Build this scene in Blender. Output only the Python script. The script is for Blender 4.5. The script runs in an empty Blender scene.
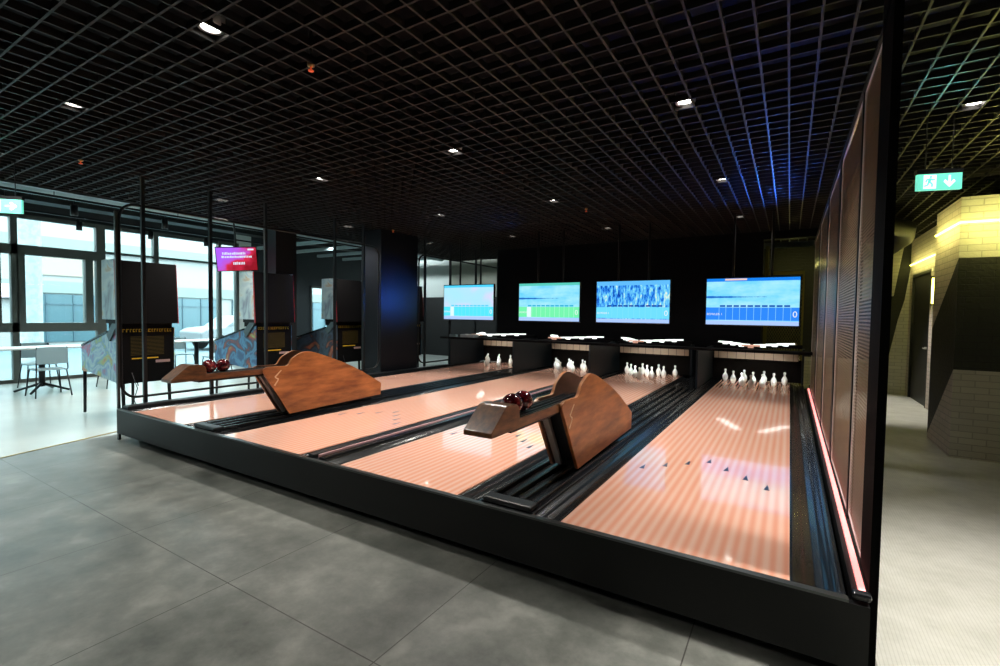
import bpy, bmesh, math, random
from mathutils import Vector, Matrix
random.seed(7)
S = bpy.context.scene
COL = S.collection
PI = math.pi

# ------------------------------------------------------------------ camera
CAM = Vector((-0.0329, -2.3238, 1.1035))
yaw, pitch, roll, fpx = 0.5464, 0.0379, 0.0134, 476.0
fw = Vector((-math.sin(yaw)*math.cos(pitch), math.cos(yaw)*math.cos(pitch), -math.sin(pitch)))
rt = Vector((math.cos(yaw), math.sin(yaw), 0)); up = rt.cross(fw)
r2 = rt*math.cos(roll)+up*math.sin(roll); u2 = -rt*math.sin(roll)+up*math.cos(roll)
cam = bpy.data.cameras.new('camera'); co = bpy.data.objects.new('camera', cam); COL.objects.link(co)
M = Matrix((r2, u2, -fw)).transposed().to_4x4(); M.translation = CAM
co.matrix_world = M
cam.sensor_width = 36; cam.lens = fpx/1000*36; cam.clip_start = .02; cam.clip_end = 300
S.camera = co

# ------------------------------------------------------------------ world + exposure
w = bpy.data.worlds.new('world'); S.world = w; w.use_nodes = True
bg = w.node_tree.nodes['Background']
bg.inputs['Color'].default_value = (.72, .95, 1, 1); bg.inputs['Strength'].default_value = 12
S.view_settings.view_transform = 'Standard'; S.view_settings.look = 'None'
S.view_settings.exposure = 0.4; S.view_settings.gamma = 1; S.view_settings.use_curve_mapping = False
S.cycles.max_bounces = 7; S.cycles.diffuse_bounces = 4; S.cycles.glossy_bounces = 4
S.cycles.transparent_max_bounces = 12; S.cycles.sample_clamp_indirect = 4
S.cycles.use_denoising = True
S.cycles.caustics_reflective = False; S.cycles.caustics_refractive = False

FZ = -.36      # main floor level; the lanes' surface is z = 0
CZ = 2.64      # underside of the open-cell ceiling

# ------------------------------------------------------------------ daylight portal in the glass front
def area(name, loc, rot, sx, sy, energy, color, portal=False):
    l = bpy.data.lights.new(name, 'AREA'); l.shape = 'RECTANGLE'; l.size = sx; l.size_y = sy
    l.energy = energy; l.color = color
    if portal: l.cycles.is_portal = True
    o = bpy.data.objects.new(name, l); COL.objects.link(o); o.location = loc; o.rotation_euler = rot
    return o
area('daylight_portal', (-12.9, .3, 1.3), (0, -PI/2, 0), 3.3, 9.6, 1, (1, 1, 1), True)

# ------------------------------------------------------------------ materials
MATS = {}
def mat(name, col=(.5, .5, .5), rough=.5, metal=0, spec=.5, emit=None, es=0, coat=0, alpha=None):
    if name in MATS: return MATS[name]
    m = bpy.data.materials.new(name); m.use_nodes = True
    b = m.node_tree.nodes['Principled BSDF']
    b.inputs['Base Color'].default_value = (*col, 1); b.inputs['Roughness'].default_value = rough
    b.inputs['Metallic'].default_value = metal; b.inputs['Specular IOR Level'].default_value = spec
    if coat: b.inputs['Coat Weight'].default_value = coat; b.inputs['Coat Roughness'].default_value = .05
    if emit: b.inputs['Emission Color'].default_value = (*emit, 1); b.inputs['Emission Strength'].default_value = es
    MATS[name] = m
    return m
def nodes(m): return m.node_tree.nodes, m.node_tree.links, m.node_tree.nodes['Principled BSDF']
def mnode(N, L, op, a, b=None, c=None):
    n = N.new('ShaderNodeMath'); n.operation = op
    for i, v in enumerate((a, b, c)):
        if v is None: continue
        if isinstance(v, (int, float)): n.inputs[i].default_value = v
        else: L.new(v, n.inputs[i])
    return n.outputs[0]
def coords(N, L, kind='Object'):
    t = N.new('ShaderNodeTexCoord'); s = N.new('ShaderNodeSeparateXYZ'); L.new(t.outputs[kind], s.inputs[0])
    return t.outputs[kind], s.outputs
def ramp(N, L, fac, stops):
    r = N.new('ShaderNodeValToRGB'); L.new(fac, r.inputs[0])
    e = r.color_ramp.elements
    while len(e) < len(stops): e.new(.5)
    for k, (p, c) in enumerate(stops): e[k].position = p; e[k].color = (*c, 1)
    return r.outputs[0]
def noise(N, L, vec, scale, detail=3, rough=.5, sc=None):
    if sc:
        mp = N.new('ShaderNodeMapping'); L.new(vec, mp.inputs[0]); mp.inputs['Scale'].default_value = sc; vec = mp.outputs[0]
    n = N.new('ShaderNodeTexNoise'); L.new(vec, n.inputs['Vector']); n.inputs['Scale'].default_value = scale
    n.inputs['Detail'].default_value = detail; n.inputs['Roughness'].default_value = rough
    return n.outputs['Fac']
def mix(N, L, f, a, b, mode='MIX'):
    n = N.new('ShaderNodeMix'); n.data_type = 'RGBA'; n.blend_type = mode
    for sock, v in ((n.inputs[0], f), (n.inputs[6], a), (n.inputs[7], b)):
        if isinstance(v, (int, float)): sock.default_value = v
        elif isinstance(v, tuple): sock.default_value = (*v, 1)
        else: L.new(v, sock)
    return n.outputs[2]
def bump(N, L, h, strength, dist=.01):
    b = N.new('ShaderNodeBump'); b.inputs['Strength'].default_value = strength; b.inputs['Distance'].default_value = dist
    L.new(h, b.inputs['Height']); return b.outputs[0]

black = mat('black_metal', (.007, .008, .009), .42, spec=.35)
blackg = mat('black_gloss', (.01, .011, .013), .22)
matteblack = mat('matte_black', (.004, .004, .005), .85, spec=.08)
wallblack = mat('black_wall', (.004, .0045, .006), .75, spec=.1)
fasciam = mat('fascia_black', (.007, .0075, .0075), .5, spec=.25)
steel = mat('brushed_steel', (.75, .74, .72), .4, .5)
darksteel = mat('dark_steel', (.12, .13, .13), .35, 1)
gridm = mat('ceiling_grid_black', (.015, .0135, .0125), .55, spec=.22)
gutterm = mat('gutter_plastic', (.008, .009, .010), .25, coat=.2)
pinm = mat('pin_white', (.86, .90, .86), .25, coat=.3)
redstripe = mat('pin_red_stripe', (.35, .03, .03), .3)
beige = mat('beige_curtain', (.36, .27, .19), .8)
greypanel = mat('pinsetter_grey', (.004, .010, .015), .5, spec=.3)
lampm = mat('lamp_glow', (1, 1, 1), .5, emit=(1, .96, .88), es=12)
lampdim = mat('lamp_ring', (.5, .5, .5), .4)
rail_led = mat('rail_glow_pink', (1, .4, .4), .4, emit=(1, .27, .25), es=1.3)
rail_dim = mat('rail_pink', (.50, .30, .31), .3)
led_y = mat('led_yellow', (1, 1, .4), .5, emit=(.95, .92, .18), es=5)
sconce_m = mat('sconce_glow', (1, 1, .4), .5, emit=(1, .92, .15), es=7)
frame_grey = mat('window_frame_grey', (.085, .095, .085), .5)
white_paint = mat('white_paint', (.7, .74, .72), .6)
table_w = mat('table_white', (.75, .78, .75), .4)
chair_m = mat('chair_shell', (.30, .42, .46), .35)
art_black = mat('cabinet_black', (.004, .004, .0045), .6, spec=.12)
redtrim = mat('red_trim', (.30, .012, .02), .35)
yellowprint = mat('yellow_print', (.85, .56, .03), .5)
pinklabel = mat('pink_label', (.5, .33, .32), .5)
exit_green = mat('exit_green', (.1, .6, .45), .4, emit=(.15, .68, .50), es=.9)
exit_white = mat('exit_white', (.9, 1, .95), .4, emit=(.75, 1, .92), es=1.1)
brass = mat('brass', (.55, .30, .12), .35, 1)
orange_led = mat('sensor_orange', (.8, .15, .05), .4, emit=(1, .12, .03), es=.25)
duct_m = mat('duct', (.010, .011, .010), .5, .2)
slab = mat('slab_grey', (.20, .26, .27), .7)
yellow_steel = mat('yellow_painted_steel', (.16, .14, .02), .6)
strip_m = mat('threshold_brass', (.42, .32, .12), .4, .6)
ground_m = mat('pavement', (.05, .075, .085), .8)

# lane: long peach and orange boards
def lane_mat():
    m = mat('lane_boards', (1, .7, .55), .09, spec=.6, coat=.6)
    N, L, b = nodes(m); v, s = coords(N, L)
    a = mnode(N, L, 'MULTIPLY', s[0], 2*PI/.0525); sn = mnode(N, L, 'SINE', a)
    t = mnode(N, L, 'MULTIPLY_ADD', sn, .5, .5)
    n = noise(N, L, v, 3, 3, .5, (14, .5, 1))
    t2 = mnode(N, L, 'MULTIPLY_ADD', n, .5, t); t2 = mnode(N, L, 'MULTIPLY', t2, .7)
    c = ramp(N, L, t2, [(.1, (.95, .42, .28)), (.9, (.99, .63, .49))])
    L.new(c, b.inputs['Base Color']); b.inputs['Coat Roughness'].default_value = .03
    return m
lanem = lane_mat()
arrowm = mat('arrow_blue_black', (.01, .02, .06), .3)

def wood_mat(name, c1, c2, axis_scale):
    m = mat(name, c1, .36, coat=.15)
    N, L, b = nodes(m); v, s = coords(N, L)
    n = noise(N, L, v, 4, 6, .62, axis_scale)
    n2 = noise(N, L, v, 2.5, 2, .5)
    f = mnode(N, L, 'MULTIPLY_ADD', n2, .35, n); f = mnode(N, L, 'SUBTRACT', f, .17)
    L.new(ramp(N, L, f, [(.32, c1), (.52, tuple((x+y)/2 for x, y in zip(c1, c2))), (.7, c2)]), b.inputs['Base Color'])
    L.new(bump(N, L, n, .08, .004), b.inputs['Normal'])
    return m
wood = wood_mat('walnut_panel', (.17, .052, .014), (.52, .20, .058), (2.2, .6, 3))
woodb = wood_mat('walnut_block', (.07, .027, .010), (.24, .095, .032), (8, 2, 9))
woodd = wood_mat('dark_wood_edge', (.05, .02, .008), (.10, .04, .02), (3, 2, 9))

def ball_mat():
    m = mat('ball_maroon', (.12, .01, .015), .12, coat=.6)
    N, L, b = nodes(m); v, s = coords(N, L)
    n = noise(N, L, v, 22, 4, .6)
    L.new(ramp(N, L, n, [(.38, (.035, .003, .006)), (.55, (.13, .008, .012)), (.7, (.38, .05, .05))]), b.inputs['Base Color'])
    return m
ballm = ball_mat()

def tile_mat():
    m = mat('grey_floor_tile', (.2, .2, .19), .42, spec=.4)
    N, L, b = nodes(m); v, s = coords(N, L)
    def joint(c, off, per, wd):
        a = mnode(N, L, 'SUBTRACT', c, off); a = mnode(N, L, 'DIVIDE', a, per); a = mnode(N, L, 'FRACT', a)
        a = mnode(N, L, 'SUBTRACT', a, .5); a = mnode(N, L, 'ABSOLUTE', a)
        return mnode(N, L, 'GREATER_THAN', a, .5-wd/per)
    jx = joint(s[0], -3.68, 1.1, .003); jy = joint(s[1], -.93, 1.1, .003)
    j = mnode(N, L, 'MAXIMUM', jx, jy)
    n = noise(N, L, v, 1.6, 6, .6); n2 = noise(N, L, v, 9, 5, .7)
    f = mnode(N, L, 'MULTIPLY_ADD', n2, .5, n); f = mnode(N, L, 'SUBTRACT', f, .25)
    base = ramp(N, L, f, [(.28, (.070, .077, .067)), (.5, (.140, .147, .130)), (.72, (.235, .24, .215))])
    # scuffs and pale smears
    n3 = noise(N, L, v, 3.2, 2, .4); sm = ramp(N, L, n3, [(.66, (0, 0, 0)), (.70, (.3, .3, .3))])
    base = mix(N, L, sm, base, (.28, .285, .255))
    L.new(mix(N, L, j, base, (.05, .048, .042)), b.inputs['Base Color'])
    L.new(ramp(N, L, n2, [(.3, (.36, .36, .36)), (.7, (.5, .5, .5))]), b.inputs['Roughness'])
    return m
tilem = tile_mat()
def vinyl_mat():
    m = mat('pale_vinyl', (.55, .6, .57), .22, spec=.5)
    N, L, b = nodes(m); v, s = coords(N, L); n = noise(N, L, v, 1.2, 3)
    L.new(ramp(N, L, n, [(.3, (.50, .55, .52)), (.7, (.60, .64, .60))]), b.inputs['Base Color'])
    return m
vinyl = vinyl_mat()
def ribfloor_mat():
    m = mat('corridor_floor', (.5, .5, .45), .6)
    N, L, b = nodes(m); v, s = coords(N, L)
    n = noise(N, L, v, 5, 6, .7)
    base = ramp(N, L, n, [(.3, (.40, .40, .35)), (.7, (.52, .52, .47))])
    a = mnode(N, L, 'MULTIPLY', s[0], 2*PI/.016); sn = mnode(N, L, 'SINE', a)
    g = mnode(N, L, 'GREATER_THAN', sn, .75); g = mnode(N, L, 'MULTIPLY', g, .22)
    L.new(mix(N, L, g, base, (.16, .16, .13)), b.inputs['Base Color'])
    return m
ribfloor = ribfloor_mat()

def brick_mat(name, c1, c2, cm, plane):
    m = mat(name, c1, .6)
    N, L, b = nodes(m); v, s = coords(N, L)
    cb = N.new('ShaderNodeCombineXYZ')
    L.new(s[0] if plane == 'xz' else s[1], cb.inputs[0]); L.new(s[2], cb.inputs[1])
    br = N.new('ShaderNodeTexBrick'); L.new(cb.outputs[0], br.inputs['Vector'])
    br.inputs['Scale'].default_value = 1; br.inputs['Brick Width'].default_value = .22; br.inputs['Row Height'].default_value = .068
    br.inputs['Mortar Size'].default_value = .006; br.inputs['Mortar Smooth'].default_value = .3
    br.inputs['Color1'].default_value = (*c1, 1); br.inputs['Color2'].default_value = (*c2, 1); br.inputs['Mortar'].default_value = (*cm, 1)
    L.new(br.outputs['Color'], b.inputs['Base Color'])
    n = noise(N, L, v, 30, 3); h = mnode(N, L, 'MULTIPLY_ADD', br.outputs['Fac'], -1.0, n)
    L.new(bump(N, L, h, .6, .012), b.inputs['Normal'])
    return m
bw_x = brick_mat('white_brick_front', (.60, .58, .48), (.52, .50, .42), (.40, .39, .32), 'xz')
bw_y = brick_mat('white_brick_side', (.58, .50, .44), (.50, .44, .38), (.36, .33, .28), 'yz')
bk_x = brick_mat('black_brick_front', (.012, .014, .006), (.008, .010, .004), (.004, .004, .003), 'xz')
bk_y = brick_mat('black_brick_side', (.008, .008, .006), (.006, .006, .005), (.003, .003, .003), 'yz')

def perforated_mat():
    m = mat('perforated_sheet', (.24, .165, .10), .42, .2)
    N, L, b = nodes(m); v, s = coords(N, L)
    def tri(c, per):
        a = mnode(N, L, 'DIVIDE', c, per); a = mnode(N, L, 'FRACT', a); a = mnode(N, L, 'SUBTRACT', a, .5)
        return mnode(N, L, 'MULTIPLY', a, a)
    p = mnode(N, L, 'ADD', tri(s[1], .018), tri(s[2], .018))
    hole = mnode(N, L, 'LESS_THAN', p, .13)
    tr = N.new('ShaderNodeBsdfTransparent'); mx = N.new('ShaderNodeMixShader')
    out = N['Material Output']
    L.new(hole, mx.inputs[0]); L.new(b.outputs[0], mx.inputs[1]); L.new(tr.outputs[0], mx.inputs[2]); L.new(mx.outputs[0], out.inputs[0])
    return m
perfm = perforated_mat()

def glass_mat():
    m = bpy.data.materials.new('window_glass'); m.use_nodes = True
    N, L = m.node_tree.nodes, m.node_tree.links; N.remove(N['Principled BSDF'])
    tr = N.new('ShaderNodeBsdfTransparent'); tr.inputs[0].default_value = (.92, .97, .97, 1)
    gl = N.new('ShaderNodeBsdfGlossy'); gl.inputs['Roughness'].default_value = .02
    fr = N.new('ShaderNodeFresnel'); fr.inputs[0].default_value = 1.3
    mx = N.new('ShaderNodeMixShader'); L.new(fr.outputs[0], mx.inputs[0]); L.new(tr.outputs[0], mx.inputs[1]); L.new(gl.outputs[0], mx.inputs[2])
    L.new(mx.outputs[0], N['Material Output'].inputs[0]); return m
glass = glass_mat()

def art_mat(name, stops, sc=3.2):
    m = mat(name, (.2, .3, .4), .3)
    N, L, b = nodes(m); v, s = coords(N, L)
    n0 = N.new('ShaderNodeTexNoise'); L.new(v, n0.inputs['Vector']); n0.inputs['Scale'].default_value = sc; n0.inputs['Detail'].default_value = 5
    n0.inputs['Distortion'].default_value = 1.6
    L.new(ramp(N, L, n0.outputs['Fac'], stops), b.inputs['Base Color']); return m
art1 = art_mat('art_pastel', [(.30, (.55, .08, .16)), (.40, (.20, .38, .60)), (.47, (.50, .66, .66)), (.53, (.16, .36, .55)), (.60, (.42, .55, .16)), (.68, (.55, .20, .10))], 2.7)
art2 = art_mat('art_blue', [(.30, (.02, .05, .10)), (.42, (.03, .10, .22)), (.50, (.08, .25, .42)), (.56, (.02, .05, .09)), (.63, (.30, .05, .03)), (.72, (.20, .45, .12))], 2.4)
art3 = art_mat('art_dark', [(.30, (.02, .03, .05)), (.45, (.05, .08, .12)), (.55, (.02, .02, .03)), (.62, (.35, .08, .03)), (.72, (.30, .22, .12))], 2.6)
art_pale = art_mat('art_backbox', [(.30, (.06, .03, .12)), (.45, (.35, .50, .55)), (.55, (.50, .62, .62)), (.66, (.45, .30, .12))], 2.2)

def emis(name, fn):
    m = bpy.data.materials.new(name); m.use_nodes = True
    N, L = m.node_tree.nodes, m.node_tree.links; N.remove(N['Principled BSDF'])
    e = N.new('ShaderNodeEmission'); L.new(e.outputs[0], N['Material Output'].inputs[0])
    v, s = coords(N, L)
    c, st = fn(N, L, v, s); L.new(c, e.inputs[0]); e.inputs[1].default_value = st*.8
    return m

# ------------------------------------------------------------------ mesh builder
class MB:
    def __init__(self): self.v = []; self.f = []; self.m = []; self.s = []
    def add(self, vs, fs, mi=0, smooth=False):
        o = len(self.v); self.v += [tuple(x) for x in vs]
        for f in fs: self.f.append([o+i for i in f]); self.m.append(mi); self.s.append(smooth)
        return self
    def box(self, x0, x1, y0, y1, z0, z1, mi=0):
        vs = [(x, y, z) for x in (x0, x1) for y in (y0, y1) for z in (z0, z1)]
        return self.add(vs, [(0, 1, 3, 2), (4, 6, 7, 5), (0, 4, 5, 1), (2, 3, 7, 6), (0, 2, 6, 4), (1, 5, 7, 3)], mi)
    def prism(self, pts, lo, hi, axis='x', mi=0, smooth=False):
        n = len(pts)
        def mk(p, t): return {'x': (t, p[0], p[1]), 'y': (p[0], t, p[1]), 'z': (p[0], p[1], t)}[axis]
        vs = [mk(p, lo) for p in pts]+[mk(p, hi) for p in pts]
        self.add(vs, [tuple(range(n)), tuple(range(2*n-1, n-1, -1))], mi)
        o = len(self.v)-2*n
        for i in range(n):
            j = (i+1) % n; self.f.append([o+i, o+i+n, o+j+n, o+j]); self.m.append(mi); self.s.append(smooth)
        return self
    def tube(self, path, r, seg=10, mi=0, r_end=None, caps=True):
        path = [Vector(p) for p in path]; rings = []; prev = None
        for i, p in enumerate(path):
            d = (path[min(i+1, len(path)-1)]-path[max(i-1, 0)]).normalized()
            if prev is None:
                a = Vector((0, 0, 1)) if abs(d.z) < .9 else Vector((1, 0, 0)); n = d.cross(a).normalized()
            else:
                n = (prev-d*prev.dot(d)).normalized()
            prev = n; b = d.cross(n); rr = r if r_end is None else r+(r_end-r)*i/(len(path)-1)
            rings.append([p+(n*math.cos(t)+b*math.sin(t))*rr for t in [2*PI*k/seg for k in range(seg)]])
        vs = [v for ring in rings for v in ring]; fs = []
        for i in range(len(path)-1):
            for k in range(seg):
                k2 = (k+1) % seg; fs.append((i*seg+k, i*seg+k2, (i+1)*seg+k2, (i+1)*seg+k))
        o = len(self.v); self.add(vs, fs, mi, True)
        if caps:
            e = (len(path)-1)*seg
            self.f += [[o+k for k in range(seg)][::-1], [o+e+k for k in range(seg)]]; self.m += [mi, mi]; self.s += [False, False]
        return self
    def lathe(self, prof, c=(0, 0, 0), seg=20, mi=0, mfn=None):
        vs = []; fs = []
        for (r, z) in prof:
            for k in range(seg):
                t = 2*PI*k/seg; vs.append((c[0]+r*math.cos(t), c[1]+r*math.sin(t), c[2]+z))
        o = len(self.v); self.v += vs
        for i in range(len(prof)-1):
            for k in range(seg):
                k2 = (k+1) % seg
                self.f.append([o+i*seg+k, o+i*seg+k2, o+(i+1)*seg+k2, o+(i+1)*seg+k]); self.s.append(True)
                self.m.append(mfn(i) if mfn else mi)
        return self
    def sphere(self, c, r, seg=24, mi=0):
        n = 14
        return self.lathe([(max(1e-5, r*math.sin(PI*i/n)), -r*math.cos(PI*i/n)) for i in range(n+1)], c, seg, mi)
    def build(self, name, mats, parent=None, bevel=0):
        me = bpy.data.meshes.new(name); me.from_pydata(self.v, [], self.f)
        for x in (mats if isinstance(mats, (list, tuple)) else [mats]): me.materials.append(x)
        me.polygons.foreach_set('material_index', self.m); me.polygons.foreach_set('use_smooth', self.s)
        bm = bmesh.new(); bm.from_mesh(me); bmesh.ops.recalc_face_normals(bm, faces=bm.faces)
        bm.to_mesh(me); bm.free(); me.update()
        o = bpy.data.objects.new(name, me); COL.objects.link(o); o.parent = parent
        if bevel:
            b = o.modifiers.new('bevel', 'BEVEL'); b.width = bevel; b.segments = 2; b.limit_method = 'ANGLE'
        return o
def empty(name, loc=(0, 0, 0), rz=0):
    o = bpy.data.objects.new(name, None); COL.objects.link(o); o.location = loc; o.rotation_euler = (0, 0, rz); return o
def tag(o, label, cat, group=None):
    o['label'] = label; o['category'] = cat
    if group: o['group'] = group
    return o
def struct(o): o['kind'] = 'structure'; return o
def stext(name, body, size, mtl, loc, rot, parent, extrude=.001, align='LEFT'):
    c = bpy.data.curves.new(name, 'FONT'); c.body = body; c.size = size; c.extrude = extrude; c.align_x = align
    o = bpy.data.objects.new(name, c); COL.objects.link(o)
    dg = bpy.context.evaluated_depsgraph_get(); dg.update()
    me = bpy.data.meshes.new_from_object(o.evaluated_get(dg)); bpy.data.objects.remove(o); me.name = name
    me.materials.clear(); me.materials.append(mtl)
    n = bpy.data.objects.new(name, me); COL.objects.link(n); n.parent = parent; n.location = loc; n.rotation_euler = rot
    return n
def dup(root, loc, label=None, rz=None):
    r = root.copy(); COL.objects.link(r); r.location = loc
    if rz is not None: r.rotation_euler = (0, 0, rz)
    if label: r['label'] = label
    for ch in list(root.children):
        c = ch.copy(); COL.objects.link(c); c.parent = r
        for g in list(ch.children):
            d = g.copy(); COL.objects.link(d); d.parent = c
    return r

# ================================================================== ROOM SHELL
XL, XR, YB = -13.04, 4.6, 11.0
YF = -4.6
MB().box(-6.75, .33, YF, 8.0, FZ-.1, FZ).build('floor', tilem)
struct(bpy.data.objects['floor'])
# pale floor on the window side, its edge runs a little askew under the threshold strip
struct(MB().prism([(XL, YF), (-6.75, YF), (-6.75, 0), (-6.75, 8.0), (.33, 8.0), (.33, YB), (XL, YB)], FZ-.1, FZ-.001, 'z').build('floor_pale', vinyl))
# strip of pale floor between the tile field and the skewed threshold
struct(MB().prism([(-5.95, YF), (-6.59, -.923), (-6.93, .19), (-6.93, 1.2), (-7.6, 1.2), (-7.6, YF)], FZ-.05, FZ+.002, 'z').build('floor_pale_edge', vinyl))
t = MB().prism([(-5.95, YF), (-5.925, YF), (-6.565, -.923), (-6.905, .19), (-6.905, 1.2), (-6.93, 1.2), (-6.93, .19), (-6.59, -.923)], FZ-.02, FZ+.006, 'z').build('trim_1', strip_m); struct(t)
struct(MB().box(.33, XR, YF, YB, FZ-.1, FZ).build('floor_corridor', ribfloor))
# structural ceiling above everything
struct(MB().box(-8.2, XR, YF, YB, 3.5, 3.6).build('ceiling', matteblack))
struct(MB().box(XL, -8.2, YF, YB, 3.35, 3.6).build('ceiling_window_side', slab))
# open-cell grid
P = .148; gx0, gy0 = -2.602, -.498
g = MB()
k0 = math.ceil((-8.12-gx0)/P); k1 = math.floor((XR-gx0)/P)
for k in range(k0, k1+1):
    x = gx0+k*P; g.box(x-.006, x+.006, YF, 8.9, CZ, CZ+.045)
j0 = math.ceil((YF-gy0)/P); j1 = math.floor((8.9-gy0)/P)
for j in range(j0, j1+1):
    y = gy0+j*P; g.box(-8.12, XR, y-.006, y+.006, CZ+.001, CZ+.044)
struct(g.build('ceiling_grid', gridm))
struct(MB().box(-8.2, -8.12, YF, 8.9, CZ-.02, CZ+.12).build('trim_2', darksteel))
# walls
struct(MB().box(XL-.2, XR+.2, YF-.2, YF, FZ-.1, 3.6).build('wall_front', mat('wall_front_grey', (.12, .12, .12), .8)))
struct(MB().box(XR, XR+.2, YF, YB, FZ-.1, 3.6).build('wall_right', bw_y))
struct(MB().box(XL-.2, XR+.2, YB, YB+.2, FZ-.1, 1.7).build('wall_back', mat('wall_back_dark', (.004, .005, .005), .7)))  # near-black lower zone puts the shade into the wall colour
struct(MB().box(XL-.2, -10.15, YB, YB+.2, 1.7, 3.6).build('wall_back_pale', mat('wall_back_pale', (.5, .56, .54), .7)))
struct(MB().box(-10.15, XR+.2, YB, YB+.2, 1.7, 3.6).build('wall_back_upper', mat('wall_back_olive', (.22, .23, .19), .7)))
struct(MB().box(-6.0, -.47, 7.35, 7.5, FZ, CZ+.3).build('wall_machine', wallblack))
struct(MB().box(-.47, .36, 7.35, 7.5, 2.50, CZ+.3).build('wall_machine_header', wallblack))
# left wall: glass front from y=-4.6 to 5.1, then solid with one window
lw = MB(); lw.box(XL-.2, XL, 5.5, 7.45, FZ-.1, 3.6); lw.box(XL-.2, XL, 8.25, YB, FZ-.1, 3.6)
lw.box(XL-.2, XL, 7.45, 8.25, FZ-.1, .1); lw.box(XL-.2, XL, 7.45, 8.25, 1.95, 3.6)
struct(lw.build('wall_left', mat('wall_left_dark', (.02, .028, .032), .6)))
struct(MB().box(XL-.2, XL, YF, 5.1, 2.96, 3.6).build('wall_left_header', mat('header_dark', (.02, .024, .026), .5)))
struct(MB().box(XL-.15, XL+.05, 5.1, 5.5, FZ, 3.2).build('trim_3', white_paint))

# --- glass front: window_1 with its frames, window_2 further back
def win(name, y0, y1, z0, z1, bars, parent=None):
    e = empty(name, (XL, (y0+y1)/2, z0)); struct(e)
    ly = (y0+y1)/2; f = MB()
    for (a, b, c, d, dp) in bars: f.box(-dp, dp, a-ly, b-ly, c-z0, d-z0)
    f.build('window_frame', frame_grey, e)
    MB().box(-.006, .006, y0-ly, y1-ly, 0, z1-z0).build('glass', glass, e)
    return e
bars = [(YF, 5.1, FZ, FZ+.07, .06), (YF, 5.1, 2.88, 2.96, .06), (YF, 2.0, 2.17, 2.36, .07), (YF, 2.0, .64, .82, .07)]
bars += [(2.02, 5.1, 2.34, 2.39, .04)]
for y, wd, z0, z1 in ((.66, .10, FZ, 2.96), (2.0, .16, FZ, 2.96), (3.1, .10, FZ, 2.96), (4.6, .07, FZ, 2.96), (-1.4, .12, FZ, 2.96), (-3.2, .12, FZ, 2.96), (5.06, .08, FZ, 2.96)):
    bars.append((y, y+wd, z0, z1, .07))
bars += [(.74, .86, .82, 2.2, .07), (1.80, 1.93, .82, 2.2, .09), (.44, .52, .82, 2.2, .07)]
win('window_1', YF, 5.1, FZ, 2.96, bars)
win('window_2', 7.45, 8.25, .1, 1.95, [(7.45, 8.25, 1.88, 1.95, .05), (7.45, 8.25, .1, .18, .05), (7.45, 7.5, .1, 1.95, .05), (8.2, 8.25, .1, 1.95, .05)])

# ================================================================== OUTSIDE
struct(MB().box(-60, XL-.2, -30, 40, FZ-.3, FZ-.12).build('ground_outside', ground_m))
def shop_building():
    e = tag(empty('building', (-27, 4, FZ-.1)), 'pale commercial building with blue glazed shopfronts across the street', 'building')
    c1 = mat('render_white', (.17, .17, .165), .8); c2 = mat('shop_blue', (.022, .055, .068), .4); c3 = mat('band_green_grey', (.10, .12, .11), .7)
    c4 = mat('panel_peach', (.17, .135, .11), .8); c5 = mat('shop_frame', (.015, .04, .055), .5)
    MB().box(-4, 0, -24, 30, 0, 7).build('wall', c1, e)
    MB().box(0, .12, -24, 30, 2.25, 2.75).build('fascia_band', c3, e)
    MB().box(0, .25, -24, 30, 4.15, 4.6).build('cornice', c3, e)
    for k in range(11):
        y = -22+k*4.4
        MB().box(.0, .06, y, y+3.7, .15, 2.2).build('shopfront', c2, e)
        m = MB()
        for q in range(5): m.box(.06, .1, y+q*.9, y+q*.9+.05, .15, 2.2)
        m.box(.06, .1, y, y+3.7, 1.75, 1.8); m.build('shopfront_frame', c5, e)
        if k % 2: MB().box(0, .08, y+.4, y+3, 3.0, 3.9).build('wall_panel', c4, e)
    MB().box(.12, .3, -1.6, .1, 2.0, 2.55).build('sign_board', mat('sign_pinkish', (.30, .22, .24), .6), e)
shop_building()
def outdoor_pillar():
    m = mat('mosaic_pillar', (.3, .36, .36), .7)
    N, L, b = nodes(m); v, s = coords(N, L); n = noise(N, L, v, 7, 3, .7)
    L.new(ramp(N, L, n, [(.42, (.13, .16, .165)), (.55, (.17, .185, .185))]), b.inputs['Base Color'])
    o = MB().lathe([(.30, 0), (.30, .15), (.27, .2), (.27, 5.2), (.33, 5.3), (.33, 5.5)], seg=28).build('street_pillar', m)
    o.location = (-18.5, 2.3, FZ-.12)
    tag(o, 'round speckled pale blue pillar standing outside the glass front', 'pillar')
outdoor_pillar()
def parked_car():
    e = tag(empty('car', (-20.5, 9.6, FZ-.12), PI/2), 'white car parked outside beyond the glass front', 'car')
    b = MB().prism([(-2.1, .35), (-2.15, .75), (-1.9, .88), (-1.2, .95), (-.6, 1.38), (.7, 1.42), (1.4, 1.0), (2.0, .9), (2.15, .7), (2.1, .35)], -.85, .85, 'y')
    b.build('body', mat('car_white', (.13, .135, .14), .4), e, .06)
    MB().prism([(-1.1, .97), (-.58, 1.34), (.66, 1.37), (1.25, 1.0)], -.87, .87, 'y').build('side_window', mat('car_glass', (.04, .06, .07), .1), e)
    for x in (-1.35, 1.35):
        for y in (-.75, .75):
            wv = MB().lathe([(1e-4, -.1), (.3, -.1), (.32, -.05), (.32, .05), (.3, .1), (1e-4, .1)]).build('wheel', mat('tyre', (.02, .02, .02), .8), e)
            wv.location = (x, y, .32); wv.rotation_euler = (PI/2, 0, 0)
parked_car()

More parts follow.
